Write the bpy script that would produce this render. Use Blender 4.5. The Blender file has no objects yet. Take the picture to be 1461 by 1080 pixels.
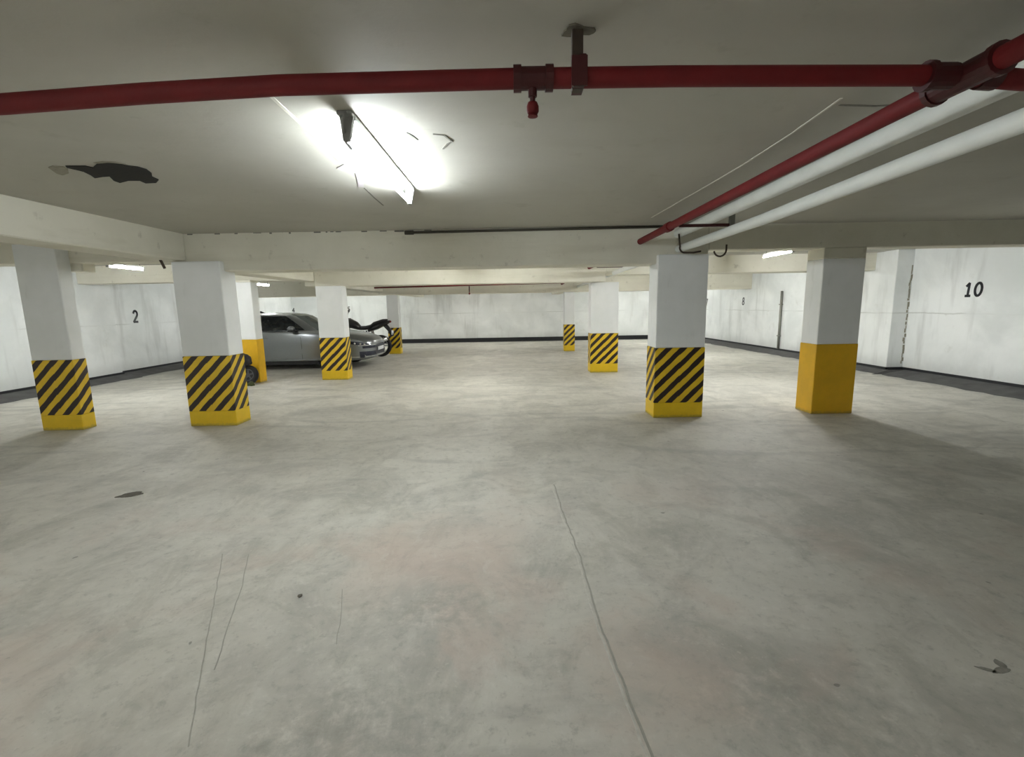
import bpy, bmesh, math, random
from mathutils import Vector, Matrix
random.seed(7)
scene = bpy.context.scene
COL = scene.collection
PI = math.pi

# ------------------------------------------------------------------ node helpers
class NT:
    def __init__(s, name):
        s.m = bpy.data.materials.new(name); s.m.use_nodes = True
        s.t = s.m.node_tree; s.t.nodes.clear()
        s.out = s.t.nodes.new('ShaderNodeOutputMaterial')
        s.b = s.t.nodes.new('ShaderNodeBsdfPrincipled')
        s.t.links.new(s.b.outputs[0], s.out.inputs[0])
        s.tc = s.t.nodes.new('ShaderNodeTexCoord')
    def link(s, a, b): s.t.links.new(a, b)
    def val(s, sock, v):
        if hasattr(v, 'node'): s.link(v, sock)
        else: sock.default_value = v
    def math(s, op, a, b=0.0, c=None, clamp=False):
        n = s.t.nodes.new('ShaderNodeMath'); n.operation = op; n.use_clamp = clamp
        s.val(n.inputs[0], a); s.val(n.inputs[1], b)
        if c is not None: s.val(n.inputs[2], c)
        return n.outputs[0]
    def xyz(s, coord=None):
        n = s.t.nodes.new('ShaderNodeSeparateXYZ'); s.link(coord or s.tc.outputs['Object'], n.inputs[0]); return n.outputs
    def mapping(s, scale=(1,1,1), rot=(0,0,0), loc=(0,0,0), coord=None):
        n = s.t.nodes.new('ShaderNodeMapping'); s.link(coord or s.tc.outputs['Object'], n.inputs[0])
        n.inputs['Scale'].default_value = scale; n.inputs['Rotation'].default_value = rot; n.inputs['Location'].default_value = loc
        return n.outputs[0]
    def noise(s, scale, detail=4, rough=.55, vec=None, dist=0.0):
        n = s.t.nodes.new('ShaderNodeTexNoise'); s.link(vec or s.tc.outputs['Object'], n.inputs['Vector'])
        n.inputs['Scale'].default_value = scale; n.inputs['Detail'].default_value = detail
        n.inputs['Roughness'].default_value = rough; n.inputs['Distortion'].default_value = dist
        return n.outputs['Fac']
    def ramp(s, fac, lo, hi):
        n = s.t.nodes.new('ShaderNodeMapRange'); n.clamp = True; n.interpolation_type = 'SMOOTHSTEP'
        s.val(n.inputs['Value'], fac); n.inputs['From Min'].default_value = lo; n.inputs['From Max'].default_value = hi
        return n.outputs[0]
    def mix(s, fac, a, b):
        n = s.t.nodes.new('ShaderNodeMix'); n.data_type = 'RGBA'; n.clamp_factor = True
        s.val(n.inputs[0], fac)
        for i, v in ((6, a), (7, b)):
            if hasattr(v, 'node'): s.link(v, n.inputs[i])
            else: n.inputs[i].default_value = (v[0], v[1], v[2], 1)
        return n.outputs[2]
    def bump(s, h, strength=.2, dist=.02):
        n = s.t.nodes.new('ShaderNodeBump'); n.inputs['Strength'].default_value = strength; n.inputs['Distance'].default_value = dist
        s.link(h, n.inputs['Height']); s.link(n.outputs[0], s.b.inputs['Normal'])
    def done(s, color, rough=.6, metal=0.0, coat=0.0):
        s.val(s.b.inputs['Roughness'], rough); s.val(s.b.inputs['Metallic'], metal)
        s.b.inputs['Coat Weight'].default_value = coat
        if hasattr(color, 'node'): s.link(color, s.b.inputs['Base Color'])
        else: s.b.inputs['Base Color'].default_value = (color[0], color[1], color[2], 1)
        return s.m

def simple(name, c, rough=.5, metal=0.0, var=.12, scale=12, coat=0.0):
    n = NT(name)
    f = n.noise(scale, 4)
    return n.done(n.mix(f, tuple(x*(1-var) for x in c), tuple(min(1, x*(1+var)) for x in c)), rough, metal, coat)

def emit(name, c, strength):
    m = bpy.data.materials.new(name); m.use_nodes = True; t = m.node_tree; t.nodes.clear()
    o = t.nodes.new('ShaderNodeOutputMaterial'); e = t.nodes.new('ShaderNodeEmission')
    e.inputs[0].default_value = (*c, 1); e.inputs[1].default_value = strength
    t.links.new(e.outputs[0], o.inputs[0]); return m

# ------------------------------------------------------------------ materials
def mat_floor():
    n = NT('floor_concrete')
    x, y, z = n.xyz()
    big = n.noise(.45, 5, .6, dist=.6)
    mid = n.noise(1.7, 6, .65, dist=1.0)
    fine = n.noise(14, 6, .7)
    streak = n.noise(1.0, 5, .6, vec=n.mapping(scale=(1.7, .75, 1), rot=(0, 0, .35)), dist=1.2)
    c = n.mix(n.ramp(big, .3, .7), (.50, .482, .425), (.61, .59, .525))
    c = n.mix(n.math('MULTIPLY', n.ramp(mid, .42, .66), .6), c, (.35, .338, .30))
    c = n.mix(n.math('MULTIPLY', n.ramp(streak, .52, .7), .45), c, (.62, .605, .545))
    c = n.mix(n.math('MULTIPLY', n.ramp(fine, .53, .70), .5), c, (.27, .26, .225))
    c = n.mix(n.math('MULTIPLY', n.ramp(fine, .46, .30), .4), c, (.68, .66, .60))
    # tyre swirls
    far = n.ramp(y, 3.2, 5.0)
    sw = n.noise(.8, 3, .5, vec=n.mapping(scale=(.5, 1.9, 1), rot=(0, 0, -.35), loc=(3, 1, 0)), dist=2.2)
    # worn rough patches close by, drawn out along the driving direction
    wr = n.noise(1.5, 6, .7, vec=n.mapping(scale=(1.5, .8, 1), loc=(1, 6, 0)), dist=.9)
    c = n.mix(n.math('MULTIPLY', n.ramp(wr, .5, .63), n.math('SUBTRACT', .42, n.math('MULTIPLY', far, .3))), c, (.335, .325, .275))
    spk = n.noise(38, 3, .6)
    c = n.mix(n.math('MULTIPLY', n.ramp(spk, .62, .72), n.math('MULTIPLY', n.ramp(wr, .45, .6), .5)), c, (.66, .645, .58))
    c = n.mix(n.math('MULTIPLY', n.ramp(spk, .40, .30), .3), c, (.28, .27, .235))
    c = n.mix(n.math('MULTIPLY', n.ramp(sw, .52, .66), n.math('ADD', .12, n.math('MULTIPLY', far, .3))), c, (.30, .293, .268))
    # reddish dusty patches
    pk = n.noise(1.1, 4, .6, vec=n.mapping(loc=(5.2, 2.4, 0)), dist=.5)
    near = n.ramp(y, 5.0, 2.2)
    def spot(px, py, r0, r1):
        dx = n.math('SUBTRACT', x, px); dy = n.math('SUBTRACT', y, py)
        d = n.math('SQRT', n.math('ADD', n.math('MULTIPLY', dx, dx), n.math('MULTIPLY', dy, dy)))
        d = n.math('ADD', d, n.math('MULTIPLY', n.math('SUBTRACT', mid, .5), 1.2))
        return n.ramp(d, r1, r0)
    rd = n.math('MAXIMUM', n.math('MAXIMUM', spot(-.45, 2.7, .25, .75), n.math('MULTIPLY', spot(-.25, 1.95, .05, .3), 1.0)), spot(.65, 1.75, .1, .5))
    c = n.mix(n.math('MULTIPLY', rd, .42), c, (.50, .40, .335))
    dk = n.math('MAXIMUM', spot(-.45, 2.15, .1, .35), n.math('MAXIMUM', spot(1.05, 1.6, .1, .45), spot(-.6, 1.45, .1, .5)))
    c = n.mix(n.math('MULTIPLY', n.math('MULTIPLY', dk, n.ramp(fine, .35, .6)), .5), c, (.30, .29, .25))
    c = n.mix(n.math('MULTIPLY', n.math('MULTIPLY', n.ramp(pk, .5, .68), .36), near), c, (.50, .39, .33))
    # mottled flaking
    md = n.noise(5.5, 6, .72, vec=n.mapping(loc=(2, 7, 0)), dist=.7)
    c = n.mix(n.math('MULTIPLY', n.ramp(md, .54, .66), .24), c, (.27, .262, .23))
    c = n.mix(n.math('MULTIPLY', n.ramp(md, .45, .34), .24), c, (.66, .645, .585))
    # scattered dark chips
    ch = n.noise(9, 2, .5, vec=n.mapping(loc=(9, 4, 0)))
    c = n.mix(n.math('MULTIPLY', n.ramp(ch, .755, .78), .6), c, (.1, .095, .08))
    # damp dirty gutters along the walls
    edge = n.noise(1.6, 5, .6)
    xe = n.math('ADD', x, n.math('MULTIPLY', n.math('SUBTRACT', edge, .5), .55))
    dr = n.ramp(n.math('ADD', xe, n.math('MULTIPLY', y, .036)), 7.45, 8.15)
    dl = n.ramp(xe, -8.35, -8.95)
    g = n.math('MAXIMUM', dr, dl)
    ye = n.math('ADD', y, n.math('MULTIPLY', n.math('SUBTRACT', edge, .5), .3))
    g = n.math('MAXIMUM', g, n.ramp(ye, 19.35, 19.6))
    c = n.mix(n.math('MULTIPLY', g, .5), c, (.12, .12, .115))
    h = n.math('ADD', n.math('MULTIPLY', mid, .5), n.math('MULTIPLY', fine, .5))
    n.bump(h, .25, .012)
    return n.done(c, n.math('ADD', .5, n.math('MULTIPLY', mid, .25)))

def mat_wall():
    n = NT('wall_whitewash')
    x, y, z = n.xyz()
    a = n.noise(.7, 5, .6, dist=.4)
    b = n.noise(3.0, 5, .65)
    drip = n.noise(1.0, 4, .6, vec=n.mapping(scale=(2.5, 2.5, .35)))
    c = n.mix(n.ramp(a, .35, .65), (.72, .745, .735), (.86, .88, .87))
    c = n.mix(n.math('MULTIPLY', n.ramp(drip, .53, .70), .45), c, (.48, .49, .47))
    c = n.mix(n.math('MULTIPLY', n.ramp(b, .6, .75), .3), c, (.5, .5, .45))
    # formwork lift joint
    jz = n.math('ADD', z, n.math('MULTIPLY', n.math('SUBTRACT', b, .5), .05))
    j = n.math('LESS_THAN', n.math('ABSOLUTE', n.math('SUBTRACT', jz, 1.22)), .012)
    c = n.mix(n.math('MULTIPLY', j, n.math('MULTIPLY', n.ramp(a, .4, .6), .45)), c, (.42, .43, .40))
    # grime low down
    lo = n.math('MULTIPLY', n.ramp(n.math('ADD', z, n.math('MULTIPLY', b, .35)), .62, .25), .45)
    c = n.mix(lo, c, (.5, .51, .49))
    n.bump(b, .25, .02)
    return n.done(c, .75)

def mat_ceiling():
    n = NT('ceiling_distemper')
    a = n.noise(.6, 5, .6, dist=.5); b = n.noise(5, 6, .65); s = n.noise(1.0, 5, .6, vec=n.mapping(scale=(.4, 3, 1)))
    c = n.mix(n.ramp(a, .3, .7), (.43, .417, .362), (.495, .482, .425))
    c = n.mix(n.math('MULTIPLY', n.ramp(s, .5, .7), .3), c, (.43, .412, .35))
    c = n.mix(n.math('MULTIPLY', n.ramp(b, .58, .72), .45), c, (.37, .355, .295))
    n.bump(n.math('ADD', b, n.math('MULTIPLY', s, .6)), .25, .012)
    return n.done(c, .7)

def mat_beam():
    n = NT('beam_cream_concrete')
    a = n.noise(.9, 5, .6); b = n.noise(6, 6, .65); s = n.noise(1.0, 5, .6, vec=n.mapping(scale=(.35, 1, 5)))
    c = n.mix(n.ramp(a, .3, .7), (.72, .695, .585), (.82, .795, .685))
    c = n.mix(n.math('MULTIPLY', n.ramp(s, .52, .7), .35), c, (.60, .565, .45))
    c = n.mix(n.math('MULTIPLY', n.ramp(b, .6, .75), .5), c, (.36, .33, .25))
    n.bump(n.math('ADD', b, s), .3, .012)
    return n.done(c, .75)

def mat_shaft():
    n = NT('column_white_paint')
    a = n.noise(1.2, 4, .6); b = n.noise(8, 5, .6, vec=n.mapping(scale=(1, 1, .3)))
    c = n.mix(n.ramp(a, .3, .7), (.80, .82, .81), (.89, .90, .90))
    c = n.mix(n.math('MULTIPLY', n.ramp(b, .58, .75), .25), c, (.56, .57, .55))
    n.bump(b, .15, .01)
    return n.done(c, .6)

def yellow_nodes(n, base):
    a = n.noise(3, 5, .65); b = n.noise(22, 5, .7)
    c = n.mix(n.ramp(a, .3, .7), tuple(v*.86 for v in base), base)
    c = n.mix(n.math('MULTIPLY', n.ramp(b, .6, .8), .35), c, (.38, .30, .10))
    return c, b

def mat_yellow(name, base):
    n = NT(name); c, b = yellow_nodes(n, base)
    x, y, z = n.xyz()
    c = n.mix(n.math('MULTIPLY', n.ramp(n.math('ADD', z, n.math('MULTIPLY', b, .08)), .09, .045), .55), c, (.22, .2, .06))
    n.bump(b, .12, .01)
    return n.done(c, .5)

def mat_stripes():
    n = NT('hazard_stripes')
    c, b = yellow_nodes(n, (.84, .56, .02))
    x, y, z = n.xyz()
    sg = n.math('SIGN', x)
    wob = n.math('MULTIPLY', n.math('SUBTRACT', n.noise(7, 3), .5), .03)
    t = n.math('ADD', n.math('SUBTRACT', n.math('ADD', x, n.math('MULTIPLY', y, sg)), z), wob)
    f = n.math('FRACT', n.math('ADD', n.math('DIVIDE', t, .183), 20.3))
    tri = n.math('ABSOLUTE', n.math('SUBTRACT', f, .5))
    k = n.ramp(tri, .235, .265)
    blk = n.mix(b, (.014, .009, .008), (.035, .02, .016))
    col = n.mix(k, blk, c)
    n.bump(b, .12, .01)
    return n.done(col, .5)

M = dict(
    floor=mat_floor(), wall=mat_wall(), ceiling=mat_ceiling(), beam=mat_beam(), shaft=mat_shaft(),
    yellow=mat_yellow('yellow_paint', (.84, .56, .012)), amber=mat_yellow('amber_paint', (.78, .45, .008)), stripes=mat_stripes(),
    skirting=simple('black_skirting_paint', (.012, .013, .016), .5, var=.5, scale=6),
    red=simple('red_pipe_paint', (.15, .004, .006), .7, var=.3, scale=9),
    darkred=simple('dark_red_fitting', (.055, .005, .006), .5, var=.3),
    white_pipe=simple('white_pvc', (.82, .84, .80), .45, var=.08, scale=6),
    brown=simple('rusty_brown_steel', (.05, .033, .022), .6, var=.4, scale=20),
    grey_steel=simple('grey_steel', (.28, .28, .25), .5, .4),
    conduit=simple('dark_conduit', (.07, .062, .045), .6, var=.3),
    batten=simple('batten_enamel', (.62, .62, .62), .4),
    holder=simple('lampholder_plastic', (.22, .22, .21), .5),
    black_ink=simple('number_paint', (.02, .022, .026), .7, var=.4, scale=30),
    grey_ink=simple('faded_number_paint', (.09, .095, .10), .7, var=.5, scale=25),
    patch=simple('broken_concrete_shade', (.013, .012, .009), .95, var=.6, scale=25),
    patch2=simple('dark_scuff', (.20, .19, .16), .9, var=.3, scale=30),
    rim_patch=simple('flaked_plaster', (.30, .28, .22), .9, var=.3, scale=30),
    silver=simple('silver_car_paint', (.25, .265, .275), .28, .8, var=.05, scale=60, coat=.6),
    glass=simple('tinted_car_glass', (.012, .015, .017), .06, var=.2),
    windscreen=simple('windscreen_glass', (.10, .12, .12), .08, var=.2),
    black_plastic=simple('black_plastic', (.015, .015, .017), .45),
    rubber=simple('tyre_rubber', (.014, .013, .014), .8, var=.3, scale=40),
    alloy=simple('alloy_metal', (.45, .46, .47), .3, .9),
    chrome=simple('chrome', (.75, .76, .78), .15, 1.0, var=.03),
    lamp_glass=simple('headlight_lens', (.55, .60, .68), .08, .3),
    navy=simple('dark_grille', (.012, .014, .03), .35),
    plate=simple('number_plate_white', (.75, .76, .78), .4),
    moto_black=simple('motorcycle_black', (.010, .010, .011), .3, var=.3, coat=.5),
    vinyl=simple('black_vinyl', (.014, .013, .014), .6),
    bag=simple('black_bag', (.014, .012, .014), .5, var=.4, scale=20),
    debris=simple('brown_debris', (.10, .09, .07), .9, var=.5, scale=30),
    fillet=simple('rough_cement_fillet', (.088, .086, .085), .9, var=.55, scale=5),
    smudge=simple('dirt_smudge', (.25, .24, .205), .9, var=.5, scale=40),
    joint_pale=simple('joint_ridge', (.55, .535, .48), .9, var=.3, scale=25),
    joint=simple('dark_floor_line', (.34, .33, .285), .9, var=.3, scale=25),
    smear=simple('smear_filler', (.50, .46, .47), .8, var=.25, scale=30),
    rust_plate=simple('rusted_mount', (.15, .135, .10), .9, var=.4, scale=40),
    seam=simple('pale_seam_filler', (.72, .70, .62), .8, var=.2, scale=20),
    tube=emit('lit_tube', (.975, 1.0, .985), 94.0), tube_new=emit('lit_new_tube', (.90, .965, 1.0), 54.0), tube_dim=emit('lit_old_tube', (.98, 1.0, .97), 70.0), tube_fill=emit('lit_fill_tube', (.98, 1.0, .98), 105.0), tube_far=emit('lit_worn_tube', (1.0, .99, .96), 46.0), tube_short=emit('lit_short_tube', (.96, .99, 1.0), 165.0),
    dull_rim=simple('dull_rim', (.10, .10, .11), .4, .6),
    dirt_green=simple('mossy_rag', (.05, .06, .018), .9, var=.5, scale=30),
    wash=simple('pale_wash', (.62, .63, .62), .8),
)

# ------------------------------------------------------------------ mesh helpers
def link(o, parent=None):
    COL.objects.link(o)
    if parent: o.parent = parent
    return o
def obj(name, bm, mat, parent=None, smooth=False, loc=None):
    me = bpy.data.meshes.new(name)
    bmesh.ops.recalc_face_normals(bm, faces=bm.faces[:])
    bm.to_mesh(me); bm.free()
    for m in (mat if isinstance(mat, (list, tuple)) else [mat]): me.materials.append(m)
    if smooth:
        for p in me.polygons: p.use_smooth = True
    o = bpy.data.objects.new(name, me); link(o, parent)
    if loc: o.location = loc
    return o
def auto_smooth(o, ang=.6):
    me = o.data
    for p in me.polygons: p.use_smooth = True
    bm = bmesh.new(); bm.from_mesh(me)
    for e in bm.edges:
        e.smooth = not (len(e.link_faces) == 2 and e.calc_face_angle(0) > ang)
    bm.to_mesh(me); bm.free()
    return o
def tag(o, label, cat, group=None):
    o['label'] = label; o['category'] = cat
    if group: o['group'] = group
    return o
def struct(o, label=None):
    o['kind'] = 'structure'
    if label: o['label'] = label
    return o
def thing(name, label, cat, loc=(0, 0, 0), rz=0.0, group=None):
    o = bpy.data.objects.new(name, None); o.empty_display_size = .1; link(o)
    o.location = loc; o.rotation_euler = (0, 0, rz)
    return tag(o, label, cat, group)

def box(bm, lo, hi, bev=0.0, seg=1):
    r = bmesh.ops.create_cube(bm, size=1)
    vs = r['verts']
    for v in vs:
        v.co = Vector([lo[i] + (v.co[i]+.5)*(hi[i]-lo[i]) for i in range(3)])
    if bev:
        es = list({e for v in vs for e in v.link_edges})
        bmesh.ops.bevel(bm, geom=es, offset=bev, segments=seg, affect='EDGES', profile=.5)
    return bm
def nbox(lo, hi, bev=0.0, seg=1): return box(bmesh.new(), lo, hi, bev, seg)

def ring(bm, c, u, v, r, n): return [bm.verts.new(c + u*(r*math.cos(2*PI*i/n)) + v*(r*math.sin(2*PI*i/n))) for i in range(n)]
def bridge(bm, a, b):
    n = len(a)
    for i in range(n): bm.faces.new((a[i], a[(i+1) % n], b[(i+1) % n], b[i]))
def tube(bm, pts, r, n=14, cap=True):
    pts = [Vector(p) for p in pts]; rr = r if isinstance(r, (list, tuple)) else [r]*len(pts)
    prev = None; u = None
    for i, p in enumerate(pts):
        if i == 0: t = pts[1]-p
        elif i == len(pts)-1: t = p-pts[i-1]
        else: t = (pts[i+1]-p).normalized() + (p-pts[i-1]).normalized()
        t.normalize()
        if u is None:
            u = t.cross(Vector((0, 0, 1)))
            if u.length < .05: u = t.cross(Vector((1, 0, 0)))
        u = (u - t*u.dot(t)).normalized(); v = t.cross(u)
        k = ring(bm, p, u, v, rr[i], n)
        if prev: bridge(bm, prev, k)
        elif cap: bm.faces.new(k[::-1])
        prev = k
    if cap: bm.faces.new(prev)
    return bm
def ntube(pts, r, n=14, cap=True): return tube(bmesh.new(), pts, r, n, cap)
def lathe(bm, prof, M4=None, n=24, closed=False):
    """prof: (radius, height) about z"""
    rings = []
    for r, h in prof:
        if r < 1e-5: rings.append([bm.verts.new((0, 0, h))])
        else: rings.append([bm.verts.new((r*math.cos(2*PI*i/n), r*math.sin(2*PI*i/n), h)) for i in range(n)])
    pairs = list(zip(rings, rings[1:]))
    if closed: pairs.append((rings[-1], rings[0]))
    for a, b in pairs:
        if len(a) == 1 and len(b) == 1: continue
        if len(a) == 1:
            for i in range(n): bm.faces.new((a[0], b[i], b[(i+1) % n]))
        elif len(b) == 1:
            for i in range(n): bm.faces.new((a[i], a[(i+1) % n], b[0]))
        else: bridge(bm, a, b)
    if M4:
        for k in rings:
            for v in k: v.co = M4 @ v.co
    return bm
def prism(bm, pts, y0, y1, axis='y'):
    """polygon (a, z) extruded along y (or along x)"""
    def P(a, z, d): return (a, d, z) if axis == 'y' else (d, a, z)
    A = [bm.verts.new(P(a, z, y0)) for a, z in pts]; B = [bm.verts.new(P(a, z, y1)) for a, z in pts]
    bm.faces.new(A); bm.faces.new(B[::-1])
    n = len(pts)
    for i in range(n): bm.faces.new((A[i], B[i], B[(i+1) % n], A[(i+1) % n]))
    return bm
def panel(bm, pts, nrm, th):
    """thin solid from a 3-D polygon, thickened along nrm"""
    d = Vector(nrm).normalized()*th
    A = [bm.verts.new(Vector(p)) for p in pts]; B = [bm.verts.new(Vector(p)+d) for p in pts]
    bm.faces.new(A[::-1]); bm.faces.new(B)
    n = len(pts)
    for i in range(n): bm.faces.new((A[i], A[(i+1) % n], B[(i+1) % n], B[i]))
    return bm

# ------------------------------------------------------------------ room shell
CZ = 2.46
YB, YF = -5.0, 19.8
XL = -9.2
def xr(y): return 8.08 - .036*(y-6.0)       # the right wall runs slightly inwards
bm = nbox((XL-.3, YB-.3, -.3), (9.2, YF+.3, 0)); struct(obj('floor', bm, M['floor']), 'dusty grey concrete garage floor with tyre swirls and stains')
bm = nbox((XL-.3, YB-.3, CZ), (9.2, YF+.3, CZ+.3)); struct(obj('ceiling', bm, M['ceiling']), 'dull off-white concrete slab ceiling')
bm = nbox((XL-.3, YB, 0), (XL, YF, CZ)); box(bm, (XL, 9.35, 0), (XL+.16, 10.75, CZ), .008)
struct(obj('wall_left', bm, M['wall']), 'whitewashed left wall with a shallow pilaster and the number 2')
bm = bmesh.new()
a = [(xr(YB), YB), (9.2, YB), (9.2, YF), (xr(YF), YF)]
vs0 = [bm.verts.new((x, y, 0)) for x, y in a]; vs1 = [bm.verts.new((x, y, CZ)) for x, y in a]
bm.faces.new(vs0); bm.faces.new(vs1)
for i in range(4): bm.faces.new((vs0[i], vs0[(i+1) % 4], vs1[(i+1) % 4], vs1[i]))
box(bm, (7.63, 9.4, 0), (8.3, 10.9, CZ), .008)
struct(obj('wall_right', bm, M['wall']), 'whitewashed right wall with pilaster and the numbers 7, 8 and 10')
bm = nbox((XL-.3, YF, 0), (9.2, YF+.3, CZ)); struct(obj('wall_back', bm, M['wall']), 'whitewashed far end wall')
bm = nbox((XL-.3, YB-.3, 0), (9.2, YB, CZ)); struct(obj('wall_front', bm, M['wall']), 'whitewashed wall behind the viewer')
# skirtings
SK = .13
bm = nbox((XL, YB, 0), (XL+.02, 9.33, SK)); box(bm, (XL+.16, 9.33, 0), (XL+.18, 10.77, SK)); box(bm, (XL, 9.33, 0), (XL+.18, 9.35, SK)); box(bm, (XL, 10.75, 0), (XL+.18, 10.77, SK)); box(bm, (XL, 10.77, 0), (XL+.02, YF, SK))
struct(obj('baseboard_left', bm, M['skirting']), 'black painted skirting along the left wall')
bm = bmesh.new()
for y0, y1 in ((YB, 9.38), (10.92, YF)):
    p = [(xr(y0)-.02, y0), (xr(y0)+.01, y0), (xr(y1)+.01, y1), (xr(y1)-.02, y1)]
    A = [bm.verts.new((x, y, 0)) for x, y in p]; B = [bm.verts.new((x, y, SK)) for x, y in p]
    bm.faces.new(A); bm.faces.new(B)
    for i in range(4): bm.faces.new((A[i], A[(i+1) % 4], B[(i+1) % 4], B[i]))
box(bm, (7.61, 9.38, 0), (7.63, 10.92, SK)); box(bm, (7.61, 9.38, 0), (8.0, 9.4, SK)); box(bm, (7.61, 10.9, 0), (8.0, 10.92, SK))
struct(obj('baseboard_right', bm, M['skirting']), 'black painted skirting along the right wall')
bm = nbox((XL+.02, YF-.02, 0), (xr(YF)-.02, YF, SK+.04)); struct(obj('baseboard_back', bm, M['skirting']), 'black painted skirting along the far wall')

def fillet(name, base, label, seed):
    """rough cement fillet: base = [(x_wall, y)], direction dx towards the room"""
    rnd = random.Random(seed); bm = bmesh.new(); prev = None
    for x, y, w in base:
        sx = 1 if x < 0 else -1
        o = w+rnd.uniform(-.05, .06)
        k = [bm.verts.new(p) for p in ((x, y, 0), (x+sx*o, y, 0), (x+sx*o*.72, y, .022+rnd.uniform(0, .012)), (x+sx*o*.35, y, .055+rnd.uniform(0, .012)), (x, y, .085))]
        if prev: bridge(bm, prev, k)
        else: bm.faces.new(k)
        prev = k
    bm.faces.new(prev[::-1])
    return struct(obj(name, bm, M['fillet']), label)
def rng(a, b, st):
    n = max(1, int(round((b-a)/st))); return [a+(b-a)*i/n for i in range(n+1)]
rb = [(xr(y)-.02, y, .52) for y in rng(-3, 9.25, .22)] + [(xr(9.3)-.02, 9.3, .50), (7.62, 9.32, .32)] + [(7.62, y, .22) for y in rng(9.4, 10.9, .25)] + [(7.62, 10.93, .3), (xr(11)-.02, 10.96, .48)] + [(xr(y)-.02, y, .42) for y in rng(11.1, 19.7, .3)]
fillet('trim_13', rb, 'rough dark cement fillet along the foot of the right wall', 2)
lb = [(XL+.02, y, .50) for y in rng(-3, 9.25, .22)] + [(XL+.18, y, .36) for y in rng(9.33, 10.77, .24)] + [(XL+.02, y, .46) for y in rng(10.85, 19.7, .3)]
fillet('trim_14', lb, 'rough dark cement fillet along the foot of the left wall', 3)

# ------------------------------------------------------------------ beams
def beam(name, boxes, label, cat='beam'):
    bm = bmesh.new()
    for lo, hi in boxes: box(bm, lo, hi, .012)
    return struct(obj(name, bm, M['beam']), label)
T = CZ+.02
B1a, B1b = 6.08, 6.5
beam('trim_1', [((XL, B1a, 2.125), (-4.25, 6.36, T)), ((-4.25, B1a, 1.995), (2.52, B1b, T)), ((2.52, B1a, 2.15), (8.1, 6.36, T)),
                ((-6.1, 5.93, 2.345), (-5.6, 6.3, T)), ((-5.62, 6.1, 2.02), (-5.45, 6.3, 2.2))],
     'cream concrete cross beam over the nearest row of columns')
beam('trim_2', [((XL, 9.95, 2.10), (-4.1, 10.3, T)), ((-4.1, 9.95, 1.965), (2.0, 10.4, T)), ((2.0, 9.95, 2.10), (7.95, 10.4, T))],
     'cream concrete cross beam over the second row of columns')
beam('trim_3', [((XL, 15.22, 1.90), (7.8, 15.6, T))], 'concrete cross beam over the farthest row of columns')
beam('trim_4', [((-4.5, YB, 2.13), (-4.1, B1a, T)), ((-4.5, B1b, 2.07), (-4.1, 9.95, T)), ((-4.5, 10.4, 2.0), (-4.1, 15.22, T))],
     'cream concrete beam running from the left edge to the far columns')
beam('trim_5', [((1.72, 15.6, 1.93), (2.06, YF, T)), ((-4.0, 15.6, 1.93), (-3.62, YF, T))], 'concrete beams between the farthest columns and the far wall')

# ------------------------------------------------------------------ columns
CG = 'painted concrete columns'
def column(x0, x1, y0, depth, top, band, base, label, striped=True, head=0):
    w = x1-x0
    c = thing('column', label, 'column', ((x0+x1)/2, y0, 0), 0, CG)
    h = w/2
    if striped:
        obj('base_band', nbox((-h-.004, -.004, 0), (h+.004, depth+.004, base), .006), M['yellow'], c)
        obj('striped_band', nbox((-h-.004, -.004, base), (h+.004, depth+.004, band), .006), M['stripes'], c)
    else:
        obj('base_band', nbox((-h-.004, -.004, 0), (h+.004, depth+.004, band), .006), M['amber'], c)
    obj('shaft', nbox((-h, 0, band), (h, depth, top), .008), M['shaft'], c)
    if head: obj('column_head', nbox((-h, 0, top), (h, depth, head), .008), M['beam'], c)
    return c
column(-6.10, -5.58, 5.90, .19, 2.345, .915, .20, 'striped white column at the far left, beside the left edge of the photo')
column(-4.24, -3.635, 5.99, .32, 2.115, .925, .20, 'striped white column under the joint of two beams, left of the black tyre')
column(1.862, 2.50, 6.01, .36, 2.10, .925, .20, 'large striped white column on the right, below the white pipes')
column(3.985, 4.525, 6.07, .34, 2.02, .93, 0, 'white column with a plain yellow base, near the number 10', False, 2.155)
column(-5.56, -5.25, 9.62, .26, 2.06, .90, 0, 'narrow white column with plain yellow base, behind the black tyre', False, 2.105)
column(-4.04, -3.50, 9.83, .30, 1.965, .895, .195, 'striped white column standing in front of the silver car')
column(1.742, 2.343, 10.24, .32, 1.965, .865, .195, 'striped column directly behind the large right striped one')
column(-4.0, -3.63, 15.22, .28, 1.90, .855, .19, 'small far striped column beside the tail of the motorcycle')
column(1.72, 2.056, 15.15, .28, 1.90, .865, .19, 'smallest striped column on the right, in front of the far wall')

# ------------------------------------------------------------------ pipework
# sprinkler branch across the front
def sprinkler(parent, x, y, z, s=1.0):
    sp = obj('sprinkler_head', ntube([(x, y, z), (x, y, z-.028*s)], .010*s, 10), M['darkred'], parent)
    bm = bmesh.new()
    lathe(bm, [(0, 0), (.017*s, 0), (.022*s, -.012*s), (.022*s, -.03*s), (.017*s, -.04*s), (.0, -.04*s)], Matrix.Translation((x, y, z-.026*s)), 14)
    obj('cap', bm, M['red'], sp, True)
    bm = bmesh.new()
    for sgn in (-1, 1): tube(bm, [(x+sgn*.014*s, y, z-.044*s), (x+sgn*.017*s, y, z-.058*s), (x+sgn*.006*s, y, z-.07*s)], .004*s, 6)
    lathe(bm, [(0, 0), (.018*s, -.002*s), (.018*s, -.006*s), (0, -.008*s)], Matrix.Translation((x, y, z-.068*s)), 12)
    obj('deflector', bm, M['red'], sp)
    return sp
PY = 1.82
p = thing('sprinkler_pipe', 'dark red pipe crossing the whole ceiling, nearest the viewer', 'pipe', (0, 0, 0))
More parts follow.
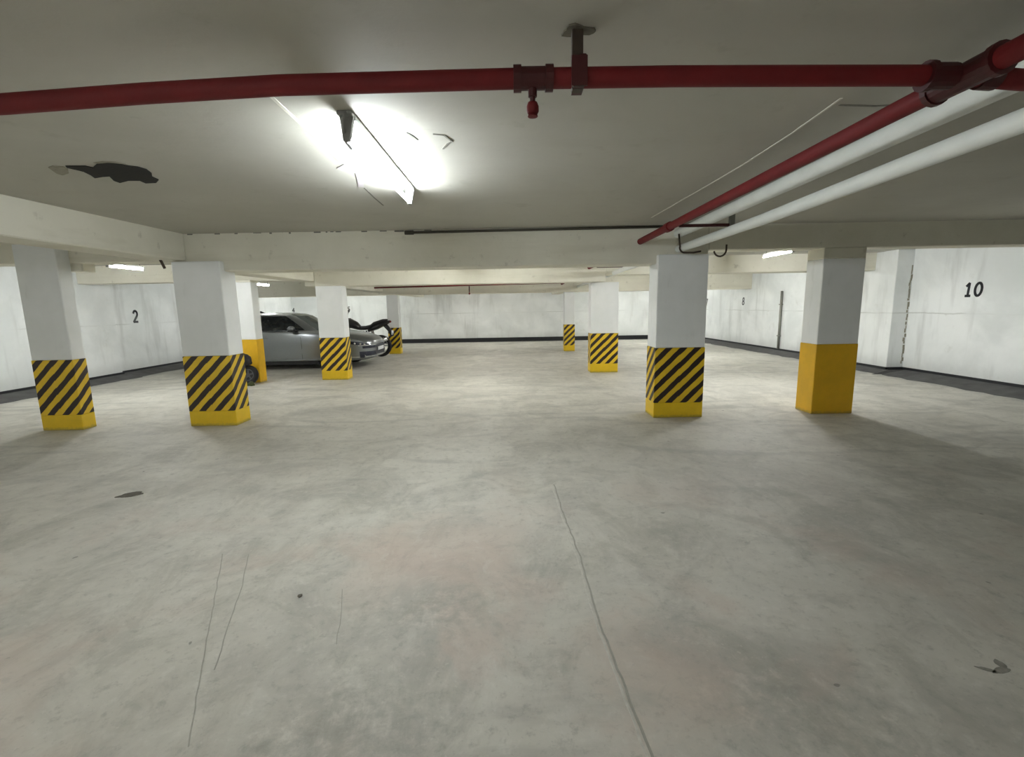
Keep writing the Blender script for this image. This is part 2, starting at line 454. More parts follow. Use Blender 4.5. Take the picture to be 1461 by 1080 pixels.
xs = [(-4.1, 2.205), (-3.0, 2.213), (-1.83, 2.249), (-1.3, 2.277), (-.814, 2.296), (.0, 2.304), (.6, 2.303), (1.0, 2.298), (1.568, 2.290), (1.606, 2.288)]
obj('pipe', ntube([(x, PY, z) for x, z in xs], .034, 18), M['red'], p, True)
obj('stub_pipe', ntube([(1.698, PY, 2.286), (1.863, PY, 2.270), (3.2, PY, 2.22)], .034, 18), M['red'], p, True)
obj('tee_collar', ntube([(1.50, PY, 2.289), (1.602, PY, 2.288)], .043, 16), M['darkred'], p)
obj('tee_collar', ntube([(1.70, PY, 2.286), (1.76, PY, 2.282)], .043, 16), M['darkred'], p)
obj('clamp_ring', ntube([(1.50, PY, 2.289), (1.522, PY, 2.289)], .05, 16), M['darkred'], p)
cp = obj('coupling', ntube([(.045, PY, 2.304), (.145, PY, 2.304)], .038, 18), M['darkred'], p)
for x in (.038, .152):
    bm = ntube([(x-.014, PY, 2.304), (x+.014, PY, 2.304)], .044, 16)
    obj('clamp_ring', bm, M['darkred'], cp)
bm = ntube([(.092, PY, 2.275), (.092, PY, 2.243)], .016, 12); obj('outlet', bm, M['darkred'], p)
sprinkler(p, .092, PY, 2.25, 1.0)
bm = nbox((.232, PY-.018, 2.26), (.272, PY+.018, CZ), .003); obj('hanger', bm, M['brown'], p)
bm = nbox((.262, PY-.022, 2.335), (.284, PY+.022, 2.375), .003); box(bm, (.236, PY-.04, 2.262), (.274, PY+.04, 2.27)); box(bm, (.228, PY-.041, 2.262), (.284, PY-.034, 2.36)); obj('clamp', bm, M['darkred'], p)
bm = bmesh.new()
pl = []
for i in range(18):
    a = 2*PI*i/18; r = 1+.22*math.sin(3*a+1)+.12*random.uniform(-1, 1)
    pl.append((.252+.058*r*math.cos(a), PY+.035*r*math.sin(a), CZ))
panel(bm, pl, (0, 0, -1), .006); obj('ceiling_plate', bm, M['rust_plate'], p)

# long red main
p = thing('sprinkler_main', 'red pipe running away along the ceiling on the right, beside white pipes', 'pipe', (0, 0, 0))
RX, RZ = 1.65, 2.287
obj('pipe', ntube([(RX, YB, RZ), (RX, 2.0, RZ), (RX, 9.95, RZ-.03), (RX, 15.22, RZ-.12)], .038, 18), M['red'], p, True)
t = obj('tee_fitting', ntube([(RX, PY-.13, RZ), (RX, PY+.13, RZ)], .047, 18), M['darkred'], p)
for y in (PY-.12, PY+.12): obj('clamp_ring', ntube([(RX, y-.012, RZ), (RX, y+.012, RZ)], .054, 16), M['darkred'], t)
obj('coupling', ntube([(RX, 4.95, RZ-.012), (RX, 5.06, RZ-.012)], .049, 16), M['red'], p)
# strut that carries the pipes, with its grey drop rod
def strut(x0, y, z, label, x1):
    s = thing('pipe_strut', label, 'pipe support', (x0, y, z))
    obj('bar', nbox((0, -.014, -.014), (x1-x0, .014, .014), .003), M['darkred'], s)
    obj('drop_rod', nbox((x1-x0, -.02, -.03), (x1-x0+.05, .02, CZ-z), .003), M['grey_steel'], s)
    return s
strut(1.692, 4.82, 2.256, 'dark red strut with grey drop rod under the nearer red main', 2.19)
strut(1.67, 9.2, 2.205, 'small red strut beyond the front beam, above the second striped column', 2.225)

p = tag(obj('white_pipe', ntube([(1.96, YB, 2.37), (2.035, 2.0, 2.365), (2.125, 6.1, 2.36), (2.17, 15.2, 2.34)], .056, 18), M['white_pipe'], None, True),
        'upper white pipe on the right, right beside the red main', 'pipe')
p = tag(obj('drain_pipe', ntube([(1.94, YB, 2.165), (1.97, 1.9, 2.165), (2.10, 4.0, 2.17), (2.14, 6.1, 2.17), (2.17, 9.9, 2.14), (2.17, 15.2, 2.07)], .046, 18), M['white_pipe'], None, True),
        'lower white pipe hanging at the far right of the pipe run', 'pipe')
# bent steel hooks near the beam
def hook(pts, label):
    o = obj('cable_hook', ntube(pts, .011, 8), M['brown'], None, True); return tag(o, label, 'hook', 'bent steel hooks at the beam')
def arc(c, r, a0, a1, n=8): return [(c[0]+r*math.cos(a0+(a1-a0)*i/n), c[1], c[2]+r*math.sin(a0+(a1-a0)*i/n)) for i in range(n+1)]
HY = 5.85
hook([(2.055, HY, 2.325), (2.06, HY, 2.28), (2.074, HY, 2.17)] + arc((2.135, HY, 2.165), .064, PI, 1.5*PI) + [(2.24, HY, 2.10), (2.33, HY, 2.115)], 'long dark hook hanging under the white pipes at the beam')
hook([(2.64, HY, 2.19)] + arc((2.565, HY, 2.125), .075, 0, -PI*.95) , 'small dark hook right of the longer one, above the right striped column')
# dark conduit under the slab at the front beam
t = tag(obj('conduit', ntube([(-1.27, 6.05, 2.425), (.3, 6.05, 2.435), (2.05, 6.05, 2.445)], .016, 10), M['conduit'], None, True), 'thin dark conduit along the top of the front beam', 'conduit')
obj('end_socket', ntube([(-1.31, 6.05, 2.425), (-1.20, 6.05, 2.425)], .026, 12), M['conduit'], t, True)
# far branch
p = thing('sprinkler_pipe', 'thin far red pipe crossing above the far wall, in front of the last beam', 'pipe', (0, 0, 0))
obj('pipe', ntube([(-4.12, 14.3, 2.10), (1.613, 14.3, 2.155)], .022, 12), M['red'], p, True)
bm = ntube([(-1.24, 14.3, 2.10), (-1.24, 14.3, 1.93)], .018, 8); obj('drop', bm, M['darkred'], p)
sprinkler(p, -1.24, 14.3, 1.94, 1.2)
# pipe rod on the left beam soffit near C2
tag(obj('steel_rod', ntube([(-4.33, 5.93, 2.16), (-4.28, 5.93, 2.03)], .016, 8), M['brown'], None), 'short dark rod sticking down beside the left striped column top', 'rod')
# vertical pipe on right wall
yy = 13.55
o = thing('wall_pipe', 'thin dark grey vertical pipe on the right wall', 'pipe', (xr(yy)-.035, yy, 0))
obj('pipe', ntube([(0, 0, .12), (0, 0, 1.78)], .032, 12), M['grey_steel'], o, True)
for z in (.5, 1.4): obj('clip', nbox((-.04, -.045, z-.015), (.035, .045, z+.015)), M['grey_steel'], o)

# ------------------------------------------------------------------ lights
LG = 'fluorescent tube fittings'
def light(x, y0, y1, z, label, mat='tube'):
    """batten fixed to the slab, with the bare tube below; z is the tube axis"""
    L = y1-y0
    t = thing('tube_light', label, 'light', (x, y0, CZ+.002), 0, LG)
    dz = z-CZ
    pend = dz < -.13
    if pend:
        obj('batten', nbox((-.012, .02, dz+.03), (.025, L-.02, dz+.055), .004), M['batten'], t)
        for y in (.08, L-.08): obj('suspension_rod', ntube([(.006, y, dz+.05), (.006, y, .0)], .004, 6), M['conduit'], t)
    else: obj('batten', nbox((.012, .02, -.03), (.045, L-.02, 0), .004), M['batten'], t)
    for y in (0, L):
        s = 1 if y == 0 else -1
        bm = prism(bmesh.new(), [(-.018, dz-.018), (.018, dz-.018), (.026, dz+.035), (-.014, dz+.035)] if pend else [(-.017, dz-.018), (.015, dz-.018), (.045, 0), (-.03, 0)], y, y+s*.026)
        obj('lamp_holder', bm, M['holder'], t)
    obj('tube', ntube([(0, .035, dz), (0, L-.035, dz)], .014, 10), M[mat], t, True)
    return t
l1 = light(-.81, 2.50, 4.0, CZ-.11, 'lit tube light overhead in the foreground, left of the red sprinkler', 'tube_new')
obj('starter_box', nbox((-.03, -.04, -.022), (.045, .0, 0), .005), M['holder'], l1)
obj('feed_cable', ntube([(.02, -.05, -.015), (.0, -.03, -.05), (-.015, .03, -.12), (-.01, .1, -.135)], .009, 8), M['holder'], l1, True)
light(-6.4, 7.6, 8.35, 2.23, 'lit tube light between the two left striped columns', 'tube_short')
light(4.5, 7.6, 8.5, 2.275, 'lit tube light left of the plain yellow column on the right', 'tube_short')
light(-6.65, 12.3, 13.1, 2.16, 'distant lit tube light above the silver car')
light(-.8, 7.6, 9.1, 2.38, 'lit tube light hidden behind the front beam in the middle aisle', 'tube_dim')
light(-.8, 12.0, 13.5, 2.38, 'lit tube light hidden behind the second beam in the middle aisle', 'tube_far')
light(-.8, 17.2, 18.7, 2.38, 'lit tube light hidden behind the farthest beam, before the far wall', 'tube_far')
light(5.0, 12.2, 13.7, 2.38, 'lit tube light on the right side beyond the second beam')
light(5.0, 17.2, 18.7, 2.38, 'lit tube light on the right side before the far wall')
light(-6.6, 17.2, 18.7, 2.38, 'lit tube light on the left side before the far wall')

light(-3.0, -3.2, -1.7, 2.38, 'added fill tube light, unseen behind the viewer, left of the middle', 'tube_fill')  # unseen fill lamp, added to brighten the foreground floor and column fronts
light(-6.9, -.6, .9, 2.38, 'added fill tube light in the left bay beside the viewer, out of view', 'tube_fill')  # unseen fill lamp, added to lift the front of the leftmost column

# ------------------------------------------------------------------ ceiling marks
def seam(name, pts, w, mat, label):
    bm = bmesh.new()
    for (x0, y0), (x1, y1) in zip(pts, pts[1:]):
        d = Vector((x1-x0, y1-y0, 0)).normalized(); q = Vector((-d.y, d.x, 0))*w/2
        panel(bm, [Vector((x0, y0, CZ))-q, Vector((x1, y1, CZ))-q, Vector((x1, y1, CZ))+q, Vector((x0, y0, CZ))+q], (0, 0, -1), .003)
    return struct(obj(name, bm, mat), label)
seam('trim_6', [(-1.07, 2.2), (-1.077, 2.4), (-1.081, 2.6), (-1.08, 2.75), (-1.092, 2.98), (-1.109, 3.3)], .018, M['seam'], 'pale filled crack in the ceiling left of the near tube light')
seam('trim_15', [(-1.165, 3.96), (-1.185, 4.3), (-1.191, 4.62)], .012, M['patch2'], 'thin dark crack in the ceiling beyond the pale filler smear')
seam('trim_16', [(1.655, 2.5), (1.85, 2.52), (2.05, 2.5)], .014, M['patch2'], 'faint dark line in the ceiling beside the red main')
seam('trim_7', [(1.609, 2.42), (1.649, 2.89), (1.666, 3.5), (1.652, 4.2), (1.614, 5.5)], .012, M['seam'], 'thin pale seam along the ceiling on the right')
def blob(name, cx, cy, rx, ry, mat, label, cat, n=26, amp=.25, rot=0, z=None, up=-1, th=.006, seed=1):
    rnd = random.Random(seed); ph = [rnd.uniform(0, 6.28) for _ in range(4)]
    pts = []
    for i in range(n):
        a = 2*PI*i/n
        r = 1+amp*(.5*math.sin(2*a+ph[0])+.5*math.sin(3*a+ph[1])+.35*math.sin(5*a+ph[2])+.25*math.sin(7*a+ph[3]))
        x, y = rx*r*math.cos(a), ry*r*math.sin(a)
        pts.append((cx+x*math.cos(rot)-y*math.sin(rot), cy+x*math.sin(rot)+y*math.cos(rot), CZ if z is None else z))
    bm = bmesh.new(); panel(bm, pts, (0, 0, up), th)
    o = obj(name, bm, mat)
    return tag(o, label, cat) if label else o
# spalled hollow: broken concrete, near-black to paint the recess shade, with a ragged flaked lip
sp = thing('spalled_patch', 'dark ragged hole of broken plaster in the ceiling at upper left', 'ceiling damage', (-2.82, 3.52, CZ))
def ragged(pts, mat, name, parent, th, k=1.0):
    bm = bmesh.new(); panel(bm, [(x, y*k, 0) for x, y in pts], (0, 0, -1), th)
    return obj(name, bm, mat, parent)
ragged([(0.051, -0.224), (0.15, -0.304), (0.229, -0.318), (0.27, -0.307), (0.303, -0.258), (0.352, -0.226), (0.363, -0.166), (0.328, -0.074), (0.268, 0.01), (0.254, 0.09), (0.175, 0.17), (0.092, 0.176), (0.104, 0.104), (0.025, 0.099), (-0.082, 0.152), (-0.077, 0.092), (-0.014, -0.019), (-0.07, -0.011), (-0.15, 0.017), (-0.114, -0.058), (-0.087, -0.142), (-0.096, -0.183), (-0.113, -0.234), (-0.089, -0.271), (-0.019, -0.267), (0.035, -0.264)], M['patch'], 'hollow', sp, .006)
ragged([(-0.232, -0.241), (-0.169, -0.276), (-0.117, -0.254), (-0.142, -0.196), (-0.219, -0.108), (-0.307, -0.06), (-0.308, -0.103)], M['rim_patch'], 'flaked_lip', sp, .004)
ragged([(0.139, -0.323), (0.22, -0.346), (0.292, -0.333), (0.322, -0.294), (0.321, -0.266), (0.275, -0.306), (0.229, -0.318), (0.15, -0.304)], M['rim_patch'], 'chipped_edge', sp, .003)
# pale T-shaped filler smear by the near light
f = thing('filler_smear', 'pale T-shaped filler smear beside the near tube light', 'ceiling mark', (-1.03, 3.38, CZ))
ragged([(-0.155, 0.029), (-0.076, -0.055), (-0.008, -0.04), (0.029, 0.023), (0.097, 0.044), (0.018, 0.086), (-0.049, 0.135), (-0.088, 0.073), (-0.136, 0.1)], M['smear'], 'bar', f, .004)
ragged([(-0.068, 0.152), (-0.025, 0.167), (-0.08, 0.38), (-0.13, 0.55), (-0.17, 0.54), (-0.12, 0.37)], M['smear'], 'tail', f, .004)
m1 = blob('scuff_mark', -.543, 2.83, .06, .009, M['patch2'], 'short scuff on the ceiling just right of the near tube light', 'ceiling mark', seed=3, rot=1.27, amp=.12, th=.003)
c2 = thing('hook_shaped_mark', 'small hook-shaped scuff on the ceiling, farther right of the near tube light', 'ceiling mark', (-.36, 2.86, CZ))
bm = bmesh.new(); pts = [(-.06, -.06), (.0, -.04), (.032, .06), (.0, .10), (-.04, .19)]
for a, b in zip(pts, pts[1:]):
    d = Vector((b[0]-a[0], b[1]-a[1], 0)).normalized(); q = Vector((-d.y, d.x, 0))*.006
    panel(bm, [Vector((*a, 0))-q, Vector((*b, 0))-q, Vector((*b, 0))+q, Vector((*a, 0))+q], (0, 0, -1), .003)
obj('scuff', bm, M['patch2'], c2)

cr = bmesh.new(); rnd = random.Random(11); x = -4.05
while x < -.9:
    w_ = rnd.uniform(.02, .12); d_ = rnd.uniform(.006, .02)
    box(cr, (x, B1a-.004, CZ-d_), (x+w_, B1a+.02, CZ-.001)); x += w_+rnd.uniform(.02, .3)
struct(obj('trim_17', cr, M['patch2']), 'chipped joint between the front beam and the ceiling')

# ------------------------------------------------------------------ floor marks
def strip(name, pts, w, mat, label, th=.002):
    bm = bmesh.new()
    for (x0, y0), (x1, y1) in zip(pts, pts[1:]):
        d = Vector((x1-x0, y1-y0, 0)).normalized(); q = Vector((-d.y, d.x, 0))*w/2
        panel(bm, [Vector((x0, y0, 0))-q, Vector((x1, y1, 0))-q, Vector((x1, y1, 0))+q, Vector((x0, y0, 0))+q], (0, 0, 1), th)
    return struct(obj(name, bm, mat), label)
def wob(pts, sd):
    r_ = random.Random(sd); out = []
    for (x0, y0), (x1, y1) in zip(pts, pts[1:]):
        n = max(2, int(abs(y1-y0)/.05))
        for i in range(n): out.append((x0+(x1-x0)*i/n+r_.uniform(-.0035, .0035), y0+(y1-y0)*i/n))
    return out+[pts[-1]]
strip('trim_8', wob([(.34, 3.75), (.355, 3.2), (.392, 2.6), (.398, 2.0), (.445, 1.35), (.47, .9)], 1), .010, M['joint'], 'narrow filled joint with its ridge shadow painted dark, running towards the viewer across the floor')  # dark strip paints in the shadow on the right of the pale ridge
strip('trim_12', wob([(.322, 3.75), (.338, 3.2), (.374, 2.6), (.380, 2.0), (.428, 1.35), (.453, .9)], 2), .009, M['joint_pale'], 'pale ridge beside the floor joint')
strip('trim_9', wob([(-1.825, 2.71), (-1.74, 2.55), (-1.485, 2.05), (-1.32, 1.73), (-1.15, 1.41)], 3), .005, M['joint'], 'left of a pair of thin scratches on the floor', .001)
strip('trim_10', wob([(-1.655, 2.7), (-1.51, 2.37), (-1.39, 2.05), (-1.28, 1.76)], 4), .005, M['joint'], 'right of a pair of thin scratches on the floor', .001)
strip('trim_18', wob([(-.94, 2.32), (-.865, 2.09), (-.815, 1.9)], 5), .004, M['joint'], 'short thin scratch in the middle of the floor', .001)
blob('floor_scrap', -3.19, 3.69, .09, .05, M['debris'], 'dark flat scrap lying on the left of the floor', 'debris', seed=5, z=0, up=1, rot=.6, th=.004)
blob('pebble', -1.141, 2.26, .012, .010, M['debris'], 'tiny dark pebble on the floor left of centre', 'debris', seed=6, z=0, up=1, th=.008, n=12)
s = thing('dirt_smudge', 'dark curved smudge on the floor at lower right', 'stain', (1.95, 1.69, 0))
for k, (cx, cy, rx, ry, ro) in enumerate(((-.035, .0, .035, .010, -.5), (.02, -.005, .04, .016, .2), (.05, .03, .022, .018, 1.1))):
    bm_o = blob('streak', cx, cy, rx, ry, M['smudge'], None, None, seed=20+k, z=0, up=1, rot=ro, th=.001, amp=.18); bm_o.parent = s
# ------------------------------------------------------------------ painted wall numbers
def stroke_number(strokes, w, h, sw, slant=0.0):
    """strokes: polylines in a unit box; returns flat 2-D quads list via mesh in x(z) plane"""
    bm = bmesh.new()
    for st in strokes:
        pts = [Vector((x*w+slant*y*h, 0, y*h)) for x, y in st]
        for a, b in zip(pts, pts[1:]):
            d = (b-a)
            if d.length < 1e-6: continue
            d.normalize(); q = Vector((-d.z, 0, d.x))*sw/2; e = d*sw*.22
            panel(bm, [a-e-q, b+e-q, b+e+q, a-e+q], (0, -1, 0), .002)
    return bm
def circ(cx, cy, rx, ry, a0=0, a1=360, n=20): return [(cx+rx*math.cos(math.radians(a0+(a1-a0)*i/n)), cy+ry*math.sin(math.radians(a0+(a1-a0)*i/n))) for i in range(n+1)]
DIG = {
    '1': [[(.18, .78), (.5, 1), (.5, 0)], [(.2, 0), (.8, 0)]],
    '0': [circ(.5, .5, .42, .5, 0, 360, 24)],
    '2': [circ(.5, .72, .36, .28, 165, -40, 12) + [(.14, .0)], [(.14, 0), (.9, 0)]],
    '8': [circ(.5, .75, .32, .25), circ(.5, .25, .4, .25)],
    '7': [[(.1, 1), (.9, 1), (.4, 0)]],
    '5': [[(.85, 1), (.25, 1), (.2, .58)] + circ(.48, .32, .36, .32, 120, -140, 14)],
    '4': [[(.65, 0), (.65, 1), (.1, .32), (.95, .32)]],
}
def number(txt, loc, rz, h, mat, label, sw=.2, adv=.78):
    t = thing('wall_number', label, 'number', loc, rz, 'bay numbers on the walls')
    for k, ch in enumerate(txt):
        bm = stroke_number(DIG[ch], h*.62, h, h*sw, .06)
        o = obj('digit', bm, mat, t); o.location = (h*adv*k, 0, 0)
    return t
ra = math.atan(.036)
# on the right wall the reading direction runs towards the viewer (-Y)
def on_right(txt, y_left, z, h, mat, label, **k): return number(txt, (xr(y_left)-.001, y_left, z), -PI/2-ra*-1, h, mat, label, **k)
on_right('10', 8.33, 1.53, .215, M['black_ink'], 'bold black 10 painted on the right wall')
on_right('8', 15.75, 1.40, .22, M['grey_ink'], 'small dark 8 painted on the right wall beyond the yellow column')
on_right('7', 18.45, 1.36, .25, M['grey_ink'], 'dark number half hidden by the large right striped column')
number('2', (XL+.001, 11.45, 1.265), PI/2, .265, M['grey_ink'], 'grey 2 painted on the stained left wall', sw=.2)
number('4', (-9.18+.0, YF-.001, 1.38), 0, .17, M['grey_ink'], 'tiny grey number on the far wall above the car roof')
number('5', (-6.86, YF-.001, 1.38), 0, .18, M['grey_ink'], 'tiny grey number on the far wall above the motorcycle')

# ragged crack line beside right pilaster
cr = bmesh.new(); rnd = random.Random(4)
yc = 9.385; z = .2
while z < 2.1:
    z2 = z+rnd.uniform(.04, .12); x = 7.93+rnd.uniform(-.012, .012)
    box(cr, (x-rnd.uniform(.006, .022), 9.394, z), (x+rnd.uniform(.004, .02), 9.402, z2)); z = z2+rnd.uniform(-.01, .03)
struct(obj('trim_11', cr, M['rim_patch']), 'ragged crack where the right pilaster meets the wall')

# ------------------------------------------------------------------ silver car (x forward, y left, z up)
def loft(bm, secs, capA=True, capB=True):
    rs = [[bm.verts.new(p) for p in s] for s in secs]
    for a, b in zip(rs, rs[1:]): bridge(bm, a, b)
    if capA: bm.faces.new(rs[0][::-1])
    if capB: bm.faces.new(rs[-1])
    return rs
def wheel(parent, x, y, side, R=.315, W=.2):
    Mx = Matrix.Translation((x, y, R)) @ Matrix.Rotation(PI/2, 4, 'X')
    w = obj('wheel', lathe(bmesh.new(), [(R*.66, -W/2), (R*.93, -W/2), (R, -W*.36), (R, W*.36), (R*.93, W/2), (R*.66, W/2), (R*.62, W*.3), (R*.62, -W*.3)], Mx, 32, True), M['rubber'], parent, True)
    bm = bmesh.new(); zf = W*.42*(1 if side < 0 else -1)
    lathe(bm, [(R*.66, zf), (R*.62, zf*1.02), (R*.60, zf*.6), (R*.64, zf*.55)], Mx, 32, True)
    for k in range(7):
        a = 2*PI*k/7
        for v in box(bm, (.03, -.022, zf-.018), (R*.63, .022, zf+.004)).verts[-8:]: v.co = Mx @ (Matrix.Rotation(a, 4, 'Z') @ v.co)
    lathe(bm, [(0, zf+.006), (.055, zf+.004), (.06, zf-.03), (0, zf-.03)], Mx, 16)
    obj('rim', bm, M['alloy'], w)
    obj('brake_disc', lathe(bmesh.new(), [(0, zf*.4), (R*.5, zf*.4), (R*.5, zf*.3), (0, zf*.3)], Mx, 24), M['black_plastic'], w)
    return w
CAR = thing('car', 'silver sedan parked behind the left striped columns', 'car', (-5.82, 12.42, 0), 0)
# lower body: stations (x, z_bottom, z_top at centre, z shoulder, half width bottom, half width shoulder, half width top)
ST = [(-2.30, .42, .84, .72, .52, .60, .50), (-2.22, .30, .98, .80, .68, .76, .62), (-2.0, .22, 1.03, .86, .80, .86, .70), (-1.55, .20, 1.03, .92, .85, .895, .74),
      (-1.0, .185, 1.0, .95, .86, .90, .80), (-.3, .18, .99, .95, .865, .90, .80), (.5, .18, .985, .94, .865, .90, .80), (.95, .185, .98, .90, .86, .895, .76),
      (1.3, .19, .945, .86, .855, .885, .72), (1.7, .19, .885, .79, .84, .865, .68), (1.98, .20, .825, .72, .79, .82, .62), (2.15, .21, .775, .66, .70, .735, .54), (2.26, .24, .72, .60, .56, .60, .44), (2.31, .30, .64, .54, .38, .44, .34)]
def body_sec(s):
    x, zb, zt, zs, wb, ws, wt = s
    half = [(0, zb), (wb*.8, zb), (wb, zb+.05), (ws*.985, zb+(zs-zb)*.35), (ws*.965, zb+(zs-zb)*.55), (ws, zs-.06), (ws*.97, zs), (wt+.02, zs+(zt-zs)*.72), (wt*.7, zt-.008), (wt*.3, zt), ]
    R = [(x, -y, z) for y, z in half]; L = [(x, y, z) for y, z in reversed(half[1:])]
    return R + [(x, 0, zt)] + L
bm = bmesh.new(); loft(bm, [body_sec(s) for s in ST])
body = obj('body', bm, M['silver'], CAR)
# wheel arches cut out
for wx in (-1.42, 1.38):
    for sy in (-1, 1):
        cb = lathe(bmesh.new(), [(0, -.16), (.365, -.16), (.365, .16), (0, .16)], Matrix.Translation((wx, sy*.86, .315)) @ Matrix.Rotation(PI/2, 4, 'X'), 28)
        cut = obj('cutter', cb, M['black_plastic'])
        md = body.modifiers.new('b', 'BOOLEAN'); md.operation = 'DIFFERENCE'; md.solver = 'EXACT'; md.object = cut
dg = bpy.context.evaluated_depsgraph_get()
nm = bpy.data.meshes.new_from_object(body.evaluated_get(dg)); body.modifiers.clear(); body.data = nm
for o in [o for o in COL.objects if o.name.startswith('cutter')]: bpy.data.objects.remove(o, do_unlink=True)
auto_smooth(body, .55)
# cabin: rounded loft from beltline to roof
def cab(z, x0, x1, w, bow):
    n = 9; R = []
    for i in range(n):
        t = i/(n-1); R.append((x0+(x1-x0)*t, -w*(1-.10*abs(2*t-1)**2.5), z))
    front = [(x1+bow*math.cos(a)*.9, w*.9*math.sin(a), z) for a in (-1.0, -.5, 0, .5, 1.0)]
    L = [(x, -y, zz) for x, y, zz in reversed(R)]
    back = [(x0-bow*math.cos(a)*.7, -w*.9*math.sin(a), z) for a in (-1.0, -.5, 0, .5, 1.0)]
    return R+front+L+back
CABS = [(.93, -1.78, .84, .82, .26), (1.05, -1.55, .70, .79, .23), (1.2, -1.25, .50, .735, .19), (1.33, -.95, .30, .68, .15), (1.385, -.78, .14, .63, .11), (1.41, -.6, -.05, .52, .07), (1.42, -.45, -.2, .35, .04)]
bm = bmesh.new(); loft(bm, [cab(*c) for c in CABS])
roof = obj('roof', bm, M['silver'], CAR); auto_smooth(roof, .7)
def side_pt(x, z, sy, off=.004):
    for (z0, a0, b0, w0, _), (z1, a1, b1, w1, _) in zip(CABS, CABS[1:]):
        if z0 <= z <= z1:
            k = (z-z0)/(z1-z0); xa = a0+(a1-a0)*k; xb = b0+(b1-b0)*k; w = w0+(w1-w0)*k
            t = min(1, max(0, (x-xa)/(xb-xa)))
            return (x, sy*(w*(1-.10*abs(2*t-1)**2.5)+off), z)
def edge_x(z, front=True):
    for (z0, a0, b0, *_), (z1, a1, b1, *_) in zip(CABS, CABS[1:]):
        if z0 <= z <= z1:
            k = (z-z0)/(z1-z0); return (b0+(b1-b0)*k) if front else (a0+(a1-a0)*k)
def win(sy, fx0, fx1, name):
    bm = bmesh.new(); Z = [.985, 1.06, 1.14, 1.22, 1.30, 1.335]; N = 6; g = []
    for z in Z:
        xa, xb = fx0(z), fx1(z)
        g.append([bm.verts.new(side_pt(xa+(xb-xa)*i/N, z, sy, .006)) for i in range(N+1)])
    for a, b in zip(g, g[1:]):
        for i in range(N): bm.faces.new((a[i], a[i+1], b[i+1], b[i]))
    r = bmesh.ops.extrude_face_region(bm, geom=bm.faces[:])
    for v in [e for e in r['geom'] if isinstance(e, bmesh.types.BMVert)]: v.co.y -= sy*.01
    return obj(name, bm, M['glass'], CAR, False)
for sy in (-1, 1):
    win(sy, lambda z: -.40, lambda z: edge_x(z)-.10, 'side_window')
    win(sy, lambda z: max(-1.25, edge_x(z, False)+.12), lambda z: -.46, 'side_window')
# windscreen and rear screen
def screen(front, name, mat):
    bm = bmesh.new(); g = []
    for z in (.955, 1.05, 1.15, 1.25, 1.33, 1.372):
        c = None
        for (z0, a0, b0, w0, q0), (z1, a1, b1, w1, q1) in zip(CABS, CABS[1:]):
            if z0 <= z <= z1:
                k = (z-z0)/(z1-z0); c = (a0+(a1-a0)*k, b0+(b1-b0)*k, w0+(w1-w0)*k, q0+(q1-q0)*k)
        xa, xb, w, q = c
        row = []
        for i in range(9):
            a = -.98+1.96*i/8
            # follow the cabin loft polygon between its five nose points
            K = [(-1.0), (-.5), 0, .5, 1.0]
            for k0, k1 in zip(K, K[1:]):
                if k0 <= a <= k1+1e-9:
                    t = (a-k0)/(k1-k0)
                    cx = math.cos(k0)*(1-t)+math.cos(k1)*t; cy = math.sin(k0)*(1-t)+math.sin(k1)*t; break
            x = xb+q*.9*cx if front else xa-q*.7*cx
            row.append(bm.verts.new((x+(.008 if front else -.008), w*.9*cy*.97, z+.004)))
        g.append(row)
    for a, b in zip(g, g[1:]):
        for i in range(8): bm.faces.new((a[i], a[i+1], b[i+1], b[i]))
    r = bmesh.ops.extrude_face_region(bm, geom=bm.faces[:])
    for v in [e for e in r['geom'] if isinstance(e, bmesh.types.BMVert)]: v.co.x += -.012 if front else .012
    return obj(name, bm, mat, CAR)
screen(True, 'windscreen', M['windscreen']); screen(False, 'rear_window', M['glass'])
